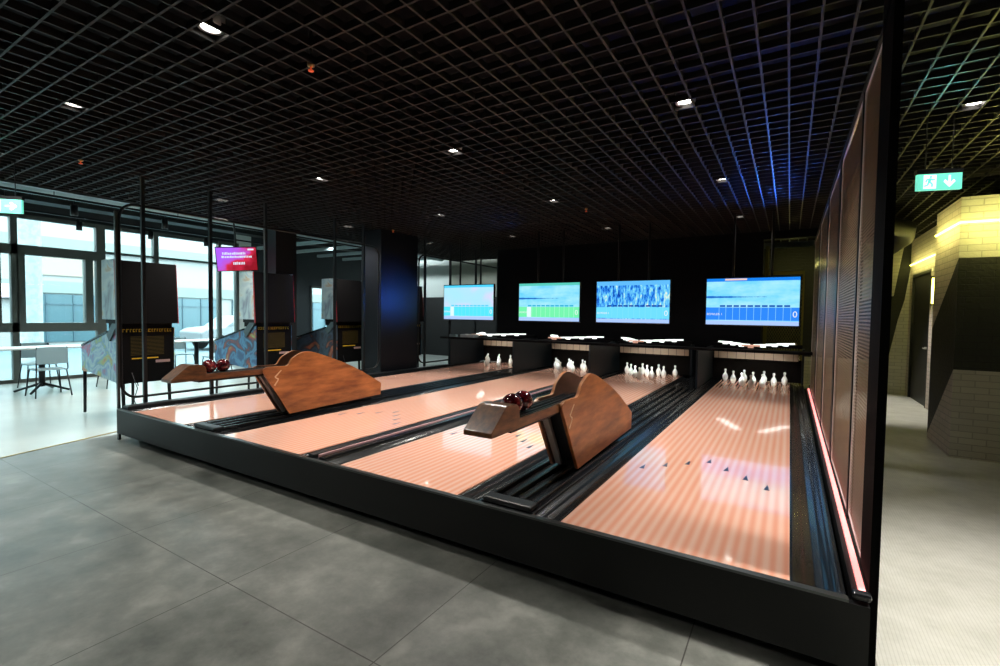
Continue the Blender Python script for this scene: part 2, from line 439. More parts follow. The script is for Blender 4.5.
# ================================================================== BOWLING PLATFORM
W = 1.05
R4 = (-W, 0); R3 = (-1.739-W, -1.739); R2 = (-3.254-W, -3.254); R1 = (-5.028-W, -5.028)
LANES = [R1, R2, R3, R4]
LNAME = ['leftmost lane', 'second lane from left', 'third lane from left', 'rightmost lane']
YE = 7.15
pl = tag(empty('bowling_platform', (-3.07, 3.5, FZ)), 'raised black platform with a long front fascia carrying the four lanes', 'platform')
def P_(b, name, m, bevel=0):
    o = b.build(name, m, pl, bevel); o.location = (3.07, -3.5, -FZ); return o
P_(MB().box(-6.42, .268, -.035, 0, -.275, -.012), 'fascia', fasciam)
P_(MB().box(-6.3, .18, .13, .16, FZ+.002, -.27), 'plinth', matteblack)
P_(MB().box(-6.384, .234, .002, 7.2, -.275, -.078), 'deck', matteblack)
P_(MB().box(-6.42, .20, -.035, 0, -.0115, .0), 'edge_trim', darksteel)
P_(MB().box(-6.42, -6.385, 0, 7.2, -.275, .0), 'side_board', fasciam)
P_(MB().box(-6.384, -6.25, 0.01, 5.83, -.075, .035), 'side_kerb', black, .01)
P_(MB().box(.235, .262, .002, 7.2, -.275, -.075), 'side_board', fasciam)

def gutter_bm(x0, x1):
    b = MB(); n = 18; d = .035
    prof = []
    for i in range(n+1):
        t = i/n; z = -.006-d*math.sin(PI*t)**2 if 0 < t < 1 else -.006
        prof.append((x0+(x1-x0)*t, z+(.003 if i % 3 == 1 else 0)))
    vs = [(x, .002, z) for x, z in prof]+[(x, YE, z) for x, z in prof]
    b.add(vs, [(i, i+1, n+2+i, n+1+i) for i in range(n)], 0, True)
    return b
def lane(i):
    x0, x1 = LANES[i]; xc = (x0+x1)/2
    e = tag(empty('bowling_lane', (xc, 0, 0)), ['peach bowling lane beside the black left frame, the leftmost of four',
        'peach bowling lane second from the left, between the two wooden ball returns',
        'peach bowling lane second from the right, below the nearer ball return',
        'peach bowling lane nearest the perforated screen wall, the rightmost of four'][i], 'bowling lane', 'bowling lanes on the platform')
    b = MB().box(x0-xc, x1-xc, .002, YE, -.05, 0); b.build('lane_bed', lanem, e)
    for k in range(-3, 4):
        y = 1.62-abs(k)*.138; x = k*.133
        MB().prism([(x-.017, y-.05), (x+.017, y-.05), (x, y+.06)], 0, .0012, 'z').build('aiming_arrow', arrowm, e)
    gl = .15 if i != 0 else .17
    gw = {0: (.16, .163), 1: (.159, .098), 2: (.168, .165), 3: (.165, .195)}[i]
    g1 = gutter_bm(x0-gw[0]+.001, x0-.003).build('gutter', gutterm, e); g1.location = (-xc, 0, 0)
    g2 = gutter_bm(x1+.003, x1+gw[1]-.001).build('gutter', gutterm, e); g2.location = (-xc, 0, 0)
    return e
for i in range(4): lane(i)

# dividers
def divider(x0, x1, label, kind):
    xc = (x0+x1)/2; h = (x1-x0)/2
    e = tag(empty('lane_divider', (xc, 0, -.01)), label, 'lane divider', 'dividers between the lanes')
    b = MB().box(-h, h, .004, YE, -.06, .012); b.build('cap', blackg, e, .008)
    if kind == 'return':
        for x in (-h*.78, -h*.2, h*.3, h*.8): MB().box(x-.012, x+.012, .05, 5.45, .012, .038).build('rail', gutterm, e, .006)
        MB().box(-h*.92, h*.92, .0, .10, .012, .045).build('end_cap', black, e, .015)
    else:
        MB().box(-h, -h+.07, .0, 5.45, .012, .035).build('rail', black, e, .006)
        MB().box(-h+.085, -h+.108, .03, 5.45, .012, .034).build('pink_strip', rail_dim, e)
        MB().box(-h+.13, h*.9, .0, 5.45, .012, .03).build('rail', blackg, e, .006)
    return e
divider(-4.863, -4.465, 'black ribbed divider below the ball return between the two left lanes', 'return')
divider(-3.154, -2.96, 'narrow black divider with a pink strip between the two middle lanes', 'plain')
divider(-1.574, -1.216, 'black ribbed divider below the nearer ball return between the two right lanes', 'return')
# glowing rail along the right side
e = tag(empty('light_rail', (.2405, 0, 0)), 'glowing pink light strip along the right edge of the platform', 'light strip')
MB().box(-.025, .03, .014, 6.6, -.07, .008).build('channel', black, e)
MB().box(-.003, .019, .012, 6.5, .008, .022).build('glow_strip', rail_led, e)
MB().box(-.03, .034, -.03, .012, .002, .034).build('end_cap', blackg, e, .012)

# ================================================================== BALL RETURNS
def round_poly(pts, rads, n=6):
    out = []
    m = len(pts)
    for i in range(m):
        p = Vector(pts[i]); a = Vector(pts[i-1]); b = Vector(pts[(i+1) % m]); r = rads[i]
        if r == 0: out.append(tuple(p)); continue
        da = (a-p).normalized(); db = (b-p).normalized(); r = min(r, (a-p).length*.49, (b-p).length*.49)
        s, t = p+da*r, p+db*r
        for k in range(n+1):
            q = k/n; out.append(tuple(s*(1-q)**2+p*2*q*(1-q)+t*q*q))
    return out
FIN = round_poly([(.75, .045), (.45, .525), (.50, .555), (.735, .548), (.775, .62), (.93, .70), (1.10, .66), (1.58, .485), (2.01, .245), (2.05, .22), (2.04, .075)],
                 [0, .03, .03, .03, .04, .16, .12, .3, .03, .03, 0])
def ball_return(xc, label):
    e = tag(empty('ball_return', (xc, 0, .03)), label, 'ball return', 'wooden ball returns')
    def B(b, name, m, bev=0, par=e, lab=None):
        o = b.build(name, m, par, bev); o.location = (0, 0, -.03) if par is e else (0, 0, 0)
        if lab: o['label'] = lab
        return o
    for sgn in (1, -1):
        x = .095*sgn
        sp = B(MB().prism(FIN, x-.011, x+.011, 'x'), 'side_panel', wood, .003)
        # dark edge veneer
        ed = MB(); n = len(FIN)
        ed.prism([(p[0], p[1]) for p in FIN], x+(.0112 if sgn < 0 else -.0142), x+(.0142 if sgn < 0 else -.0112), 'x')
        q = ed.build('inner_face', woodd, sp)
    # logo on the camera side panel
    zz = [(.58, .36), (.625, .42), (.585, .445), (.655, .51)]
    lg = MB()
    for a, b in zip(zz[:-1], zz[1:]):
        dx, dz = b[0]-a[0], b[1]-a[1]; l = math.hypot(dx, dz); nx, nz = -dz/l*.008, dx/l*.008
        lg.prism([(a[0]-nx, a[1]-nz), (b[0]-nx*.6, b[1]-nz*.6), (b[0]+nx*.6, b[1]+nz*.6), (a[0]+nx, a[1]+nz)], .106, .1085, 'x')
    B(lg, 'emblem', mat('emblem_cream', (.75, .55, .36), .4), lab='cream zigzag emblem')
    # steel front bracket, sloping like the side panels
    B(MB().prism([(.50, .48), (.53, .50), (.80, .06), (.78, .045)], -.078, -.035, 'x'), 'front_bracket', steel, lab='brushed steel bracket')
    B(MB().prism([(.56, .47), (.60, .47), (.86, .04), (.82, .04)], -.035, .078, 'x'), 'front_panel', black)
    # ball lift hood inside
    B(MB().prism(round_poly([(.86, .05), (.86, .47), (1.05, .53), (1.4, .44), (1.95, .18), (1.95, .05)], [0, .05, .1, .2, .05, 0]), -.078, .078, 'x'), 'hood_cover', blackg)
    # track
    B(MB().box(-.071, .071, -.07, .86, .485, .532), 'track_bed', blackg)
    for x in (-.055, -.022, .022, .055): B(MB().box(x-.005, x+.005, -.05, .86, .532, .54), 'track_rib', black)
    for s in (-1, 1): B(MB().box(s*.0775-.006, s*.0775+.006, -.10, .50, .487, .541), 'side_board', woodb, .003)
    B(MB().box(-.065, .065, -.12, .80, .468, .485), 'under_rail', black)
    prof = round_poly([(-.35, .488), (-.35, .513), (-.215, .622), (-.19, .632), (-.095, .626), (-.065, .60), (-.058, .488)], [.004, .006, .03, .03, .045, .03, 0])
    B(MB().prism(prof, -.086, .086, 'x'), 'end_block', woodb, .004)
    # standing support below
    B(MB().prism([(.80, .04), (.80, .5), (.9, .5), (.9, .04)], -.075, .075, 'x'), 'support', black)
    return e
RX, LX = -1.36, -4.56
ball_return(RX, 'large wooden ball return with steel bracket, the nearer one at centre right')
ball_return(LX, 'wooden ball return farther left between the two left lanes')
# balls
def ball(x, y, lab, rot):
    r = .061
    o = MB().sphere((0, 0, 0), r).build('bowling_ball', ballm); o.location = (x, y, .5395+r); o.rotation_euler = rot
    b = tag(o, lab, 'bowling ball', 'maroon bowling balls on the returns'); return b
ball(RX, .002, 'maroon marbled ball against the wooden nose of the nearer ball return', (.3, .5, 0))
ball(RX, .126, 'maroon marbled ball behind another on the nearer ball return', (1.3, .2, .4))
ball(LX, .004, 'maroon marbled ball against the wooden nose of the farther left ball return', (2.3, .5, 1))
ball(LX, .128, 'maroon marbled ball behind another on the farther left ball return', (.6, 1.5, .4))

# ================================================================== PINS
PIN = [(1e-4, 0), (.020, 0), (.024, .004), (.034, .025), (.0425, .052), (.0455, .075), (.0425, .098), (.033, .120), (.022, .138), (.0155, .152), (.0135, .163),
       (.0155, .176), (.0195, .190), (.0200, .200), (.0165, .210), (.009, .216), (1e-4, .217)]
pin0 = None
ROWN = ['back row', 'third row', 'second row', 'front']
POSN = {0: ['left corner of the back row', 'second from left in the back row', 'third from left in the back row', 'right corner of the back row'],
        1: ['left of the third row', 'middle of the third row', 'right of the third row'],
        2: ['left of the second row', 'right of the second row'], 3: ['alone at the front']}
for li, (x0, x1) in enumerate(LANES):
    xc = (x0+x1)/2
    for r, xs in enumerate(((-1.5, -.5, .5, 1.5), (-1, 0, 1), (-.5, .5), (0,))):
        for q, a in enumerate(xs):
            if pin0 is None:
                o = pin0 = MB().lathe(PIN, seg=18).build('bowling_pin', pinm)
            else:
                o = pin0.copy(); COL.objects.link(o)
            o.location = (xc+a*.298+(.07 if li == 0 else 0), 6.86-.258*r, 0)
            tag(o, 'white pin, '+POSN[r][q]+' on the '+LNAME[li], 'bowling pin', 'pins on the '+LNAME[li])

# ================================================================== PINSETTERS
guide_glow = mat('guide_white_emissive', (.8, .82, .8), .4, emit=(.92, 1, .97), es=1.2)  # brightness put into the guide plates as emission
def pinsetter(i):
    x0, x1 = LANES[i]; xc = (x0+x1)/2
    e = tag(empty('pinsetter', (xc, 5.6, 0)), 'black pinsetter unit with white guides and beige curtain over the '+LNAME[i], 'pinsetter', 'pinsetters behind the lanes')
    def B(b, name, m, bev=0, par=e, lab=None):
        o = b.build(name, m, par, bev); o.location = (0, -5.6, 0) if par is e else (0, 0, 0)
        if lab: o['label'] = lab
        return o
    xl = x0-.17-xc
    B(MB().box(xl-.03, xl, 5.5 if i else 5.85, 7.2, .014, .60), 'side_panel', greypanel, .004)
    B(MB().box(x1-xc+.16, x1-xc+.19, 6.97 if i else 6.15, 7.2, .014, .60), 'side_panel', greypanel)
    B(MB().box(xl, x1-xc+.16, 7.17, 7.2, .014, .40), 'pit_cushion', mat('pit_brown', (.004, .003, .0025), .9, spec=.05))
    B(MB().box(xl+.03, x1-xc+.11, 7.10, 7.12, .385, .56), 'pit_curtain', beige, lab='beige slatted curtain')
    m = MB()
    for k in range(9):
        x = xl+.03+(x1-xc+.11-xl-.03)*(k+.5)/9; m.box(x-.003, x+.003, 7.09, 7.10, .385, .56)
    B(m, 'curtain_slat', black)
    # white guide plates with emission in a V, the point towards the bowler
    for k, a in enumerate((-1.5, -1, -.5, 0, .5, 1, 1.5)):
        x = a*.298; y = 6.78-.62*(1.5-abs(a)); sl = .14 if a < 0 else -.14 if a > 0 else 0
        g = MB().prism([(x-.13, y-.06+(-sl if a else 0)*-.9), (x+.13, y-.06-sl*.9), (x+.12, y+.02-sl*.9), (x-.12, y+.02+sl*.9)], .678, .70, 'z')
        g.prism([(x-.04, y-.09), (x+.04, y-.09), (x+.03, y-.02), (x-.03, y-.02)], .655, .69, 'z')
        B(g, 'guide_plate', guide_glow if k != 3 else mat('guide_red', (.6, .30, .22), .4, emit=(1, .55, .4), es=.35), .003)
    B(MB().box(xl, x1-xc+.16, 7.08, 7.2, .60, .66), 'upper_deck', matteblack)
    return e
for i in range(4): pinsetter(i)
# each pinsetter lights its pins from under the shelf
for x0, x1 in LANES:
    for dx in (-.3, .3):
        l = bpy.data.lights.new('pin_light', 'SPOT'); l.energy = 24; l.color = (.95, 1, .97); l.spot_size = .9; l.spot_blend = .5; l.shadow_soft_size = .03
        o = bpy.data.objects.new('pin_light', l); COL.objects.link(o); o.location = ((x0+x1)/2+dx, 5.82, .57)
        o.rotation_euler = (Vector(((x0+x1)/2+dx*.6, 6.8, .14))-o.location).to_track_quat('-Z', 'Y').to_euler()
o = MB().box(-6.25, .25, 5.5, 5.76, .602, .64).build('machine_shelf', matteblack)
tag(o, 'long thin black shelf running below the four screens', 'shelf')
# small odds on the shelf, left end
o = MB().prism(round_poly([(-.09, 0), (-.09, .05), (.09, .05), (.09, 0)], [0, .045, .045, 0]), -.03, .03, 'y').build('plastic_case', mat('clear_plastic', (.25, .35, .37), .2)); o.location = (-6.02, 5.65, .64)
tag(o, 'small rounded grey plastic case on the left end of the shelf', 'case')
o = MB().box(-.16, .16, -.1, .1, 0, .055).box(-.15, .15, -.09, .09, .055, .06).build('storage_box', mat('box_grey', (.28, .33, .35), .5), bevel=.006); o.location = (-5.62, 5.66, .64)
tag(o, 'low pale grey box on the left end of the shelf', 'box')

# ================================================================== SCREENS
def sky_fn(band, strip, strength):
    def fn(N, L, v, s):
        n = noise(N, L, v, 2.0, 4, .6, (1, 1, 2.5))
        sky = ramp(N, L, n, [(.3, (.10, .62, .95)), (.55, (.33, .80, .97)), (.75, (.50, .88, 1))])
        # distant headland fading to the right
        n2 = noise(N, L, v, 9, 3, .6, (1, 1, .2))
        hgt = mnode(N, L, 'MULTIPLY_ADD', s[0], -.022, .0); hgt = mnode(N, L, 'MULTIPLY_ADD', n2, .022, hgt); hgt = mnode(N, L, 'SUBTRACT', hgt, .007)
        a = mnode(N, L, 'SUBTRACT', s[2], .065); a = mnode(N, L, 'ABSOLUTE', a)
        inh = mnode(N, L, 'LESS_THAN', a, hgt)
        c = mix(N, L, inh, sky, (.015, .16, .62))
        top = mnode(N, L, 'GREATER_THAN', s[2], .295)
        c = mix(N, L, top, c, band)
        low = mnode(N, L, 'LESS_THAN', s[2], -.285)
        c = mix(N, L, low, c, (.42, .60, 1))
        return c, strength
    return fn
def city_fn(N, L, v, s):
    n = noise(N, L, v, 9, 3, .7, (2.4, 1, .7)); n2 = noise(N, L, v, 3, 2)
    f = mnode(N, L, 'MULTIPLY_ADD', n2, .3, n); f = mnode(N, L, 'SUBTRACT', f, .15)
    c = ramp(N, L, f, [(.34, (.005, .05, .35)), (.44, (.02, .22, .85)), (.52, (.12, .55, .95)), (.60, (.25, .75, .9)), (.68, (.85, .88, .75))])
    top = mnode(N, L, 'GREATER_THAN', s[2], .27); c = mix(N, L, top, c, (.12, .50, .95))
    low = mnode(N, L, 'LESS_THAN', s[2], -.285); c = mix(N, L, low, c, (.42, .60, 1))
    return c, 1.0
def pastel_fn(N, L, v, s):
    n = noise(N, L, v, 2.2, 1, .4)
    c = ramp(N, L, n, [(.35, (.42, .82, .98)), (.5, (.46, .80, 1)), (.6, (.72, .70, .98)), (.7, (.45, .95, .85))])
    top = mnode(N, L, 'GREATER_THAN', s[2], .295); c = mix(N, L, top, c, (.08, .65, 1))
    low = mnode(N, L, 'LESS_THAN', s[2], -.285); c = mix(N, L, low, c, (.42, .60, 1))
    return c, 1.0
def flat(name, c, st=1.0):
    return emis(name, lambda N, L, v, s: (mix(N, L, 0.0, c, c), st))
SCR = [emis('screen_pastel', pastel_fn), emis('screen_sea_green', sky_fn((.10, .60, .50), 0, 1.0)), emis('screen_city', city_fn), emis('screen_sea_blue', sky_fn((.01, .22, .85), 0, 1.0))]
TBL = [flat('table_cyan', (.10, .80, 1)), flat('table_green', (.18, .90, .42)), flat('table_lightblue', (.16, .72, 1)), flat('table_blue', (.03, .25, .95))]
LINE = [flat('line_a', (.25, .85, 1)), flat('line_b', (.45, .95, .70)), flat('line_c', (.22, .76, 1)), flat('line_d', (.25, .62, 1))]
HEAD = [flat('head_a', (.10, .66, .95)), flat('head_b', (.03, .45, .75)), flat('head_c', (.005, .07, .40)), flat('head_d', (.01, .10, .45))]
scr_white = flat('screen_text_white', (.9, .95, 1), .9)
TVX = []
def lane_screen(i):
    x0, x1 = LANES[i]; xc = (x0+x1)/2 + (.0, .0, .0, .0)[i]
    e = tag(empty('television', (xc, 5.5, 1.35)), ['lit screen with pastel picture and cyan score table, first from the left',
        'lit screen with a sea view and green score table, second from the left',
        'lit screen with a city skyline picture, third from the left',
        'lit screen with a sea view and dark blue score table, rightmost'][i], 'television', 'score screens above the lanes')
    MB().box(-.615, .615, .0, .05, -.36, .355).build('bezel', blackg, e, .004)
    MB().box(-.60, .60, -.003, .0, -.345, .340).build('display', SCR[i], e)
    z0, z1 = -.275, -.09
    t = MB().box(-.60, .60, -.005, -.003, z0, z1).build('score_table', TBL[i], e)
    ln = MB()
    for k in range(11): ln.box(-.42+k*.092-.003, -.42+k*.092+.003, -.007, -.005, z0, z1)
    ln.build('table_lines', LINE[i], e)
    hd = MB()
    for k in range(10): hd.box(-.41+k*.092, -.41+k*.092+.072, -.007, -.003, z1+.008, z1+.035)
    hd.build('frame_numbers', HEAD[i], e)
    if i in (0, 1): MB().box(-.43, -.345, -.0075, -.005, z0, z1).build('current_frame', flat('current_white', (.75, .95, .98)), e)
    stext('lettering', 'BOWLER 1', .045, scr_white, (-.59, -.007, -.205), (PI/2, 0, 0), e)
    stext('score_number', '0', .12, scr_white, (.52, -.007, -.225), (PI/2, 0, 0), e)
    if i == 3: MB().box(-.35, -.06, -.005, -.003, .31, .335).build('title_text', flat('title_peach', (.9, .62, .52)), e)
    for s in (-.25, .25): MB().tube([(s, .075, -.2), (s, .075, CZ-1.35)], .018, 8).build('hanging_pole', black, e)
    MB().box(-.3, .3, .05, .09, -.15, .15).build('mount_plate', black, e)
for i in range(4): lane_screen(i)

# ================================================================== CEILING LIGHTS
def spot(name, loc, energy, color, size=2.4, blend=.6, radius=.05, rot=(0, 0, 0), parent=None):
    l = bpy.data.lights.new(name, 'SPOT'); l.energy = energy; l.color = color; l.spot_size = size; l.spot_blend = blend; l.shadow_soft_size = radius
    o = bpy.data.objects.new(name, l); COL.objects.link(o); o.location = loc; o.rotation_euler = rot; o.parent = parent
    return o
WARM = (1, .95, .88)
XS = [-.73, -2.81, -4.74, -6.84]; YS = [-.87, 1.37, 3.6, 5.82]
DL = None
colname = ['rightmost', 'second from right', 'third from right', 'leftmost']
rown = ['nearest', 'second', 'third', 'farthest']
def downlight():
    e = empty('ceiling_light', (0, 0, CZ-.01))
    MB().lathe([(.052, .0), (.068, .0), (.07, .01), (.07, .08), (.052, .08)], seg=24).build('housing', lampdim, e)
    MB().lathe([(1e-4, .012), (.052, .012), (.052, .02), (1e-4, .02)], seg=24).build('lamp', lampm, e)
    return e
NEAR_E = {-.87: 90, 1.37: 175, 3.6: 165, 5.82: 50}
first = None
def place_light(x, y, lab, energy, size=2.15, color=WARM):
    global first
    if first is None: first = o = downlight()
    else: o = dup(first, (x, y, CZ-.01))
    o.location = (x, y, CZ+.022); tag(o, lab, 'ceiling light', 'round recessed ceiling lights')
    spot('downlight_beam', (x, y, CZ-.03), energy, color, size, 1.0, .11)
for i, x in enumerate(XS):
    for j, y in enumerate(YS):
        if (i, j) == (0, 0): continue
        place_light(x, y, 'round recessed light in the ceiling grid, %s row, %s column' % (rown[j], colname[i]), NEAR_E[y])
place_light(1.054, 2.405, 'round recessed light in the grid right of the screen wall near the exit sign', 12, 1.5)
# lights behind and beside the viewpoint that light the front floor and the corridor
for x, y, en in ((-1.2, -3.1, 75), (-3.4, -3.1, 75), (-5.6, -3.1, 60), (1.25, .15, 520), (1.2, -2.2, 120)):
    spot('downlight_beam', (x, y, CZ-.03), en, WARM, 2.2 if x < 0 else 1.55, .7, .15)
spot('downlight_beam', (1.1, 7.9, CZ-.03), 220, WARM, 1.2, .5, .01)

# sprinkler heads
sp0 = None
for x, y, lab in ((-6.32, 4.18, 'far left'), (-2.58, 4.2, 'far back over the middle lanes'), (-2.62, -.37, 'front middle'), (-6.32, -.34, 'front left')):
    if sp0 is None:
        sp0 = e = empty('sprinkler_head')
        MB().tube([(0, 0, .3), (0, 0, .02)], .012, 8).build('pipe', duct_m, e)
        MB().lathe([(.012, .02), (.022, .015), (.022, -.005), (.008, -.012)], seg=12).build('body', brass, e)
        MB().lathe([(1e-4, -.035), (.017, -.035), (.017, -.03), (.006, -.03), (.005, -.01)], seg=12).build('deflector', orange_led, e)
    else: e = dup(sp0, (0, 0, 0))
    e.location = (x, y, CZ-.005); tag(e, 'small sprinkler head with orange tip in the ceiling, '+lab, 'sprinkler', 'sprinkler heads in the ceiling')

# ================================================================== RIGHT SCREEN WALL
sw = tag(empty('screen_wall', (.285, 3.3, FZ)), 'tall black framed wall of perforated metal panels beside the rightmost lane', 'screen wall')
def SWB(b, name, m, bev=0, lab=None):
    o = b.build(name, m, sw, bev); o.location = (-.285, -3.3, -FZ)
    if lab: o['label'] = lab
    return o
SWB(MB().box(.272, .302, .05, .33, FZ, CZ-.02), 'post', mat('post_black', (.003, .003, .003), .8, spec=.04))
SWB(MB().box(.272, .302, .05, 7.3, 2.345, 2.375), 'top_rail', black)
SWB(MB().box(.276, .298, .33, 7.3, FZ, -.02), 'bottom_board', black)
ys = [.33, .985, 2.33, 3.7, 5.3, 6.95]
for k in range(5):
    a, b = ys[k], ys[k+1]
    if k: 
        wd = .035 if k == 1 else .13
        SWB(MB().box(.274, .300, a-wd/2, a+wd/2, FZ, 2.345), 'post', black)
    y0, y1 = a+(.03 if k < 2 else .075), b-(.03 if k < 1 else .075)
    pts = round_poly([(y0, .0), (y1, .0), (y1, 2.335), (y0, 2.335)], [.12 if k == 0 else .07]*4, 5)
    if k == 0: pts = round_poly([(y0-.06, .0), (y1, .02), (y1, 2.335), (y0, 2.335)], [.10, .03, .03, .05], 5)
    pm = SWB(MB().prism(pts, .284, .2855, 'x'), 'mesh_panel', perfm)
    fr = MB(); cl = [(.285, p[0], p[1]) for p in pts]; fr.tube(cl+[cl[0]], .006, 6)
    fr.build('panel_edge', mat('edge_steel', (.8, .72, .70), .45, .4), pm)

# ================================================================== LEFT TUBE FRAMES
def hoop(y0, y1, z0, z1, r):
    c = []
    def arc(cy, cz, a0):
        for k in range(7):
            t = a0+PI/2*k/6; c.append((0, cy+r*math.cos(t), cz+r*math.sin(t)))
    arc(y1-r, z1-r, 0); arc(y0+r, z1-r, PI/2); arc(y0+r, z0+r, PI); arc(y1-r, z0+r, 3*PI/2)
    c.append(c[0]); return c
def tube_frame(y0, y1, posts, label, rails=()):
    e = tag(empty('tube_frame', (-6.46, (y0+y1)/2, FZ)), label, 'tube frame', 'black tube frames along the left side')
    yc = (y0+y1)/2
    def B(b, n):
        o = b.build(n, black, e); o.location = (0, -yc, -FZ); return o
    B(MB().tube(hoop(y0, y1, .10, 2.30, .16), .015, 8, caps=False), 'hoop')
    for y in posts: B(MB().box(-.02, .02, y-.018, y+.018, FZ, CZ+.02), 'post')
    return e
tube_frame(.03, 3.96, (.26, 1.01, 1.77, 2.98, 3.6), 'long black tube frame with rounded corners before the window side')
tube_frame(5.06, 8.9, (5.25, 6.1, 7.1, 8.1), 'black tube frame with rounded corners behind the dark column')
o = MB().box(-.018, .018, -.012, .012, FZ, 2.20).build('corner_post', mat('corner_post_black', (.02, .024, .026), .3)); o.location = (-6.46, .0, 0)
tag(o, 'slim black corner post at the left front end of the platform', 'post')
struct(MB().box(-6.95, -6.44, 4.0, 5.0, FZ, CZ).build('column', mat('column_dark', (.005, .006, .009), .45, spec=.22)))
struct(MB().box(-8.75, -8.35, 3.18, 3.62, FZ, 3.4).build('column_inner', mat('column_grey', (.010, .012, .013), .6)))

# ================================================================== PINBALL MACHINES
def pinball(y, label, sidem, bx):
    e = tag(empty('pinball_machine', (-7.85, y+.34, FZ)), label, 'pinball machine', 'pinball machines seen from behind')
    def B(b, name, m, bev=0, par=e, lab=None):
        o = b.build(name, m, par, bev); o.location = (7.85, -.34, -FZ) if par is e else (0, 0, 0)
        if lab: o['label'] = lab
        return o
    side = [(-8.45, .25), (-8.45, .585), (-7.62, .79), (-7.24, .88), (-7.24, .16), (-8.2, .25)]
    B(MB().prism(side, .008, .622, 'y'), 'cabinet', art_black, .004)
    for a, b in ((0, .008), (.622, .63)): B(MB().prism(side, a, b, 'y'), 'side_art', sidem, lab='printed side panel')
    B(MB().prism([(-8.47, .59), (-8.46, .615), (-7.6, .83), (-7.6, .80)], .0, .63, 'y'), 'glass_rail', blackg)
    bb = B(MB().prism([(-7.55, .93), (-7.59, 1.73), (-7.24, 1.73), (-7.20, .93)], -.03, .66, 'y'), 'backbox', art_black, .004)
    for a, b in ((-.036, -.03), (.66, .666)):
        B(MB().prism([(-7.64, .98), (-7.63, 1.74), (-7.26, 1.74), (-7.22, .98)], a, b, 'y'), 'backbox_art', bx, lab='pale printed panel')
    for yy in (-.033, .663): B(MB().prism([(-7.225, .93), (-7.265, 1.73), (-7.25, 1.73), (-7.20, .93)], yy-.006, yy+.006, 'y'), 'trim', redtrim, lab='red trim')
    B(MB().prism([(-7.56, .78), (-7.34, .97), (-7.26, .97), (-7.26, .90), (-7.48, .70)], -.022, -.001, 'y'), 'hinge_arm', darksteel)
    B(MB().box(-7.60, -7.26, .02, .61, .86, .935), 'neck', art_black)
    # rear face graphics
    g = MB()
    yy = .03
    while yy < .58:
        wd = random.choice((.02, .03, .016)); g.box(-7.243, -7.238, yy, yy+wd*.4, .82, .86); g.box(-7.243, -7.238, yy, yy+wd, .85, .86)
        if random.random() < .6: g.box(-7.243, -7.238, yy, yy+wd, .82, .83)
        yy += wd+.012
    B(g, 'lettering', yellowprint, lab='yellow lettering band')
    v = MB()
    for k in range(14): v.box(-7.243, -7.238,   .12, .50, .52+k*.018, .526+k*.018)
    B(v, 'vent', mat('vent_ochre', (.09, .065, .008), .6))
    B(MB().box(-7.243, -7.237, .13, .43, .47, .485), 'label_strip', yellowprint)
    B(MB().box(-7.243, -7.237, .40, .57, .41, .445), 'sticker', pinklabel)
    for x, yy, dx in ((-8.43, .03, -.03), (-8.43, .60, -.03), (-7.30, .05, .03), (-7.30, .58, .03)):
        B(MB().tube([(x, yy, .40 if x < -8 else .23), (x+dx, yy, FZ+.02)], .024, 8, r_end=.018), 'leg', black)
    B(MB().tube([(-7.22, .12, .3), (-7.17, .16, .1), (-7.19, .13, -.05), (-7.15, .18, -.3)], .005, 6), 'power_cord', black)
    return e
pinball(.30, 'pinball machine with pastel side art, nearest the front left post', art1, art_pale)
pinball(2.10, 'pinball machine with dark blue side art, second in the row', art2, art_pale)
pinball(3.68, 'pinball machine with dark orange flecked side art, third in the row before the column', art3, art_pale)
pinball(5.42, 'pinball machine glimpsed right of the dark blue column, last in the row', art2, mat('art_blue_strip', (.03, .12, .3), .4))

# ================================================================== TABLES AND CHAIRS
def table(x, y, sx, sy, label):
    e = tag(empty('cafe_table', (x, y, FZ)), label, 'table')
    MB().box(-sx/2, sx/2, -sy/2, sy/2, .775, .80).build('tabletop', table_w, e, .005)
    MB().box(-.12, .12, -.12, .12, .755, .775).build('top_plate', black, e)
    MB().tube([(0, 0, .10), (0, 0, .76)], .045, 12).build('column', black, e)
    for k in range(4):
        a = PI/4+k*PI/2+.15; c, s = math.cos(a), math.sin(a)
        MB().tube([(0, 0, .16), (c*.12, s*.12, .12), (c*.38, s*.38, .025)], .026, 8, r_end=.018).build('foot', black, e)
    return e
table(-11.25, .62, .7, 1.5, 'white cafe table with black star base before the glass front, at the far left')
table(-11.6, 3.35, .7, 1.2, 'white cafe table farther back, seen between the black frame posts')
ch0 = None
def chair(x, y, rz, label):
    global ch0
    if ch0 is None:
        ch0 = e = empty('cafe_chair')
        MB().prism(round_poly([(-.21, -.22), (.21, -.22), (.2, .2), (-.2, .2)], [.05]*4), .44, .458, 'z').build('seat', chair_m, e, .006)
        MB().prism(round_poly([(-.2, .55), (.2, .55), (.2, .83), (-.2, .83)], [.02, .02, .06, .06]), .205, .22, 'y').build('backrest', chair_m, e, .004)
        for sx in (-1, 1):
            MB().tube([(sx*.19, -.18, .44), (sx*.23, -.24, .0)], .010, 6).build('leg', black, e)
            MB().tube([(sx*.19, .2, .83), (sx*.2, .2, .46), (sx*.19, .17, .44)], .010, 6).build('back_post', black, e)
            MB().tube([(sx*.19, .17, .44), (sx*.23, .26, .0)], .010, 6).build('leg', black, e)
    else: e = dup(ch0, (0, 0, 0))
    e.location = (x, y, FZ); e.rotation_euler = (0, 0, rz)
    tag(e, label, 'chair', 'cafe chairs by the windows')
chair(-10.72, .56, -PI/2, 'blue-grey cafe chair with its back to the lanes, in front of the first table')
chair(-11.35, -.35, PI, 'blue-grey cafe chair at the near end of the first table')
chair(-11.9, .75, PI/2, 'blue-grey cafe chair on the window side of the first table')
chair(-11.0, 1.62, 0, 'blue-grey cafe chair at the far end of the first table')
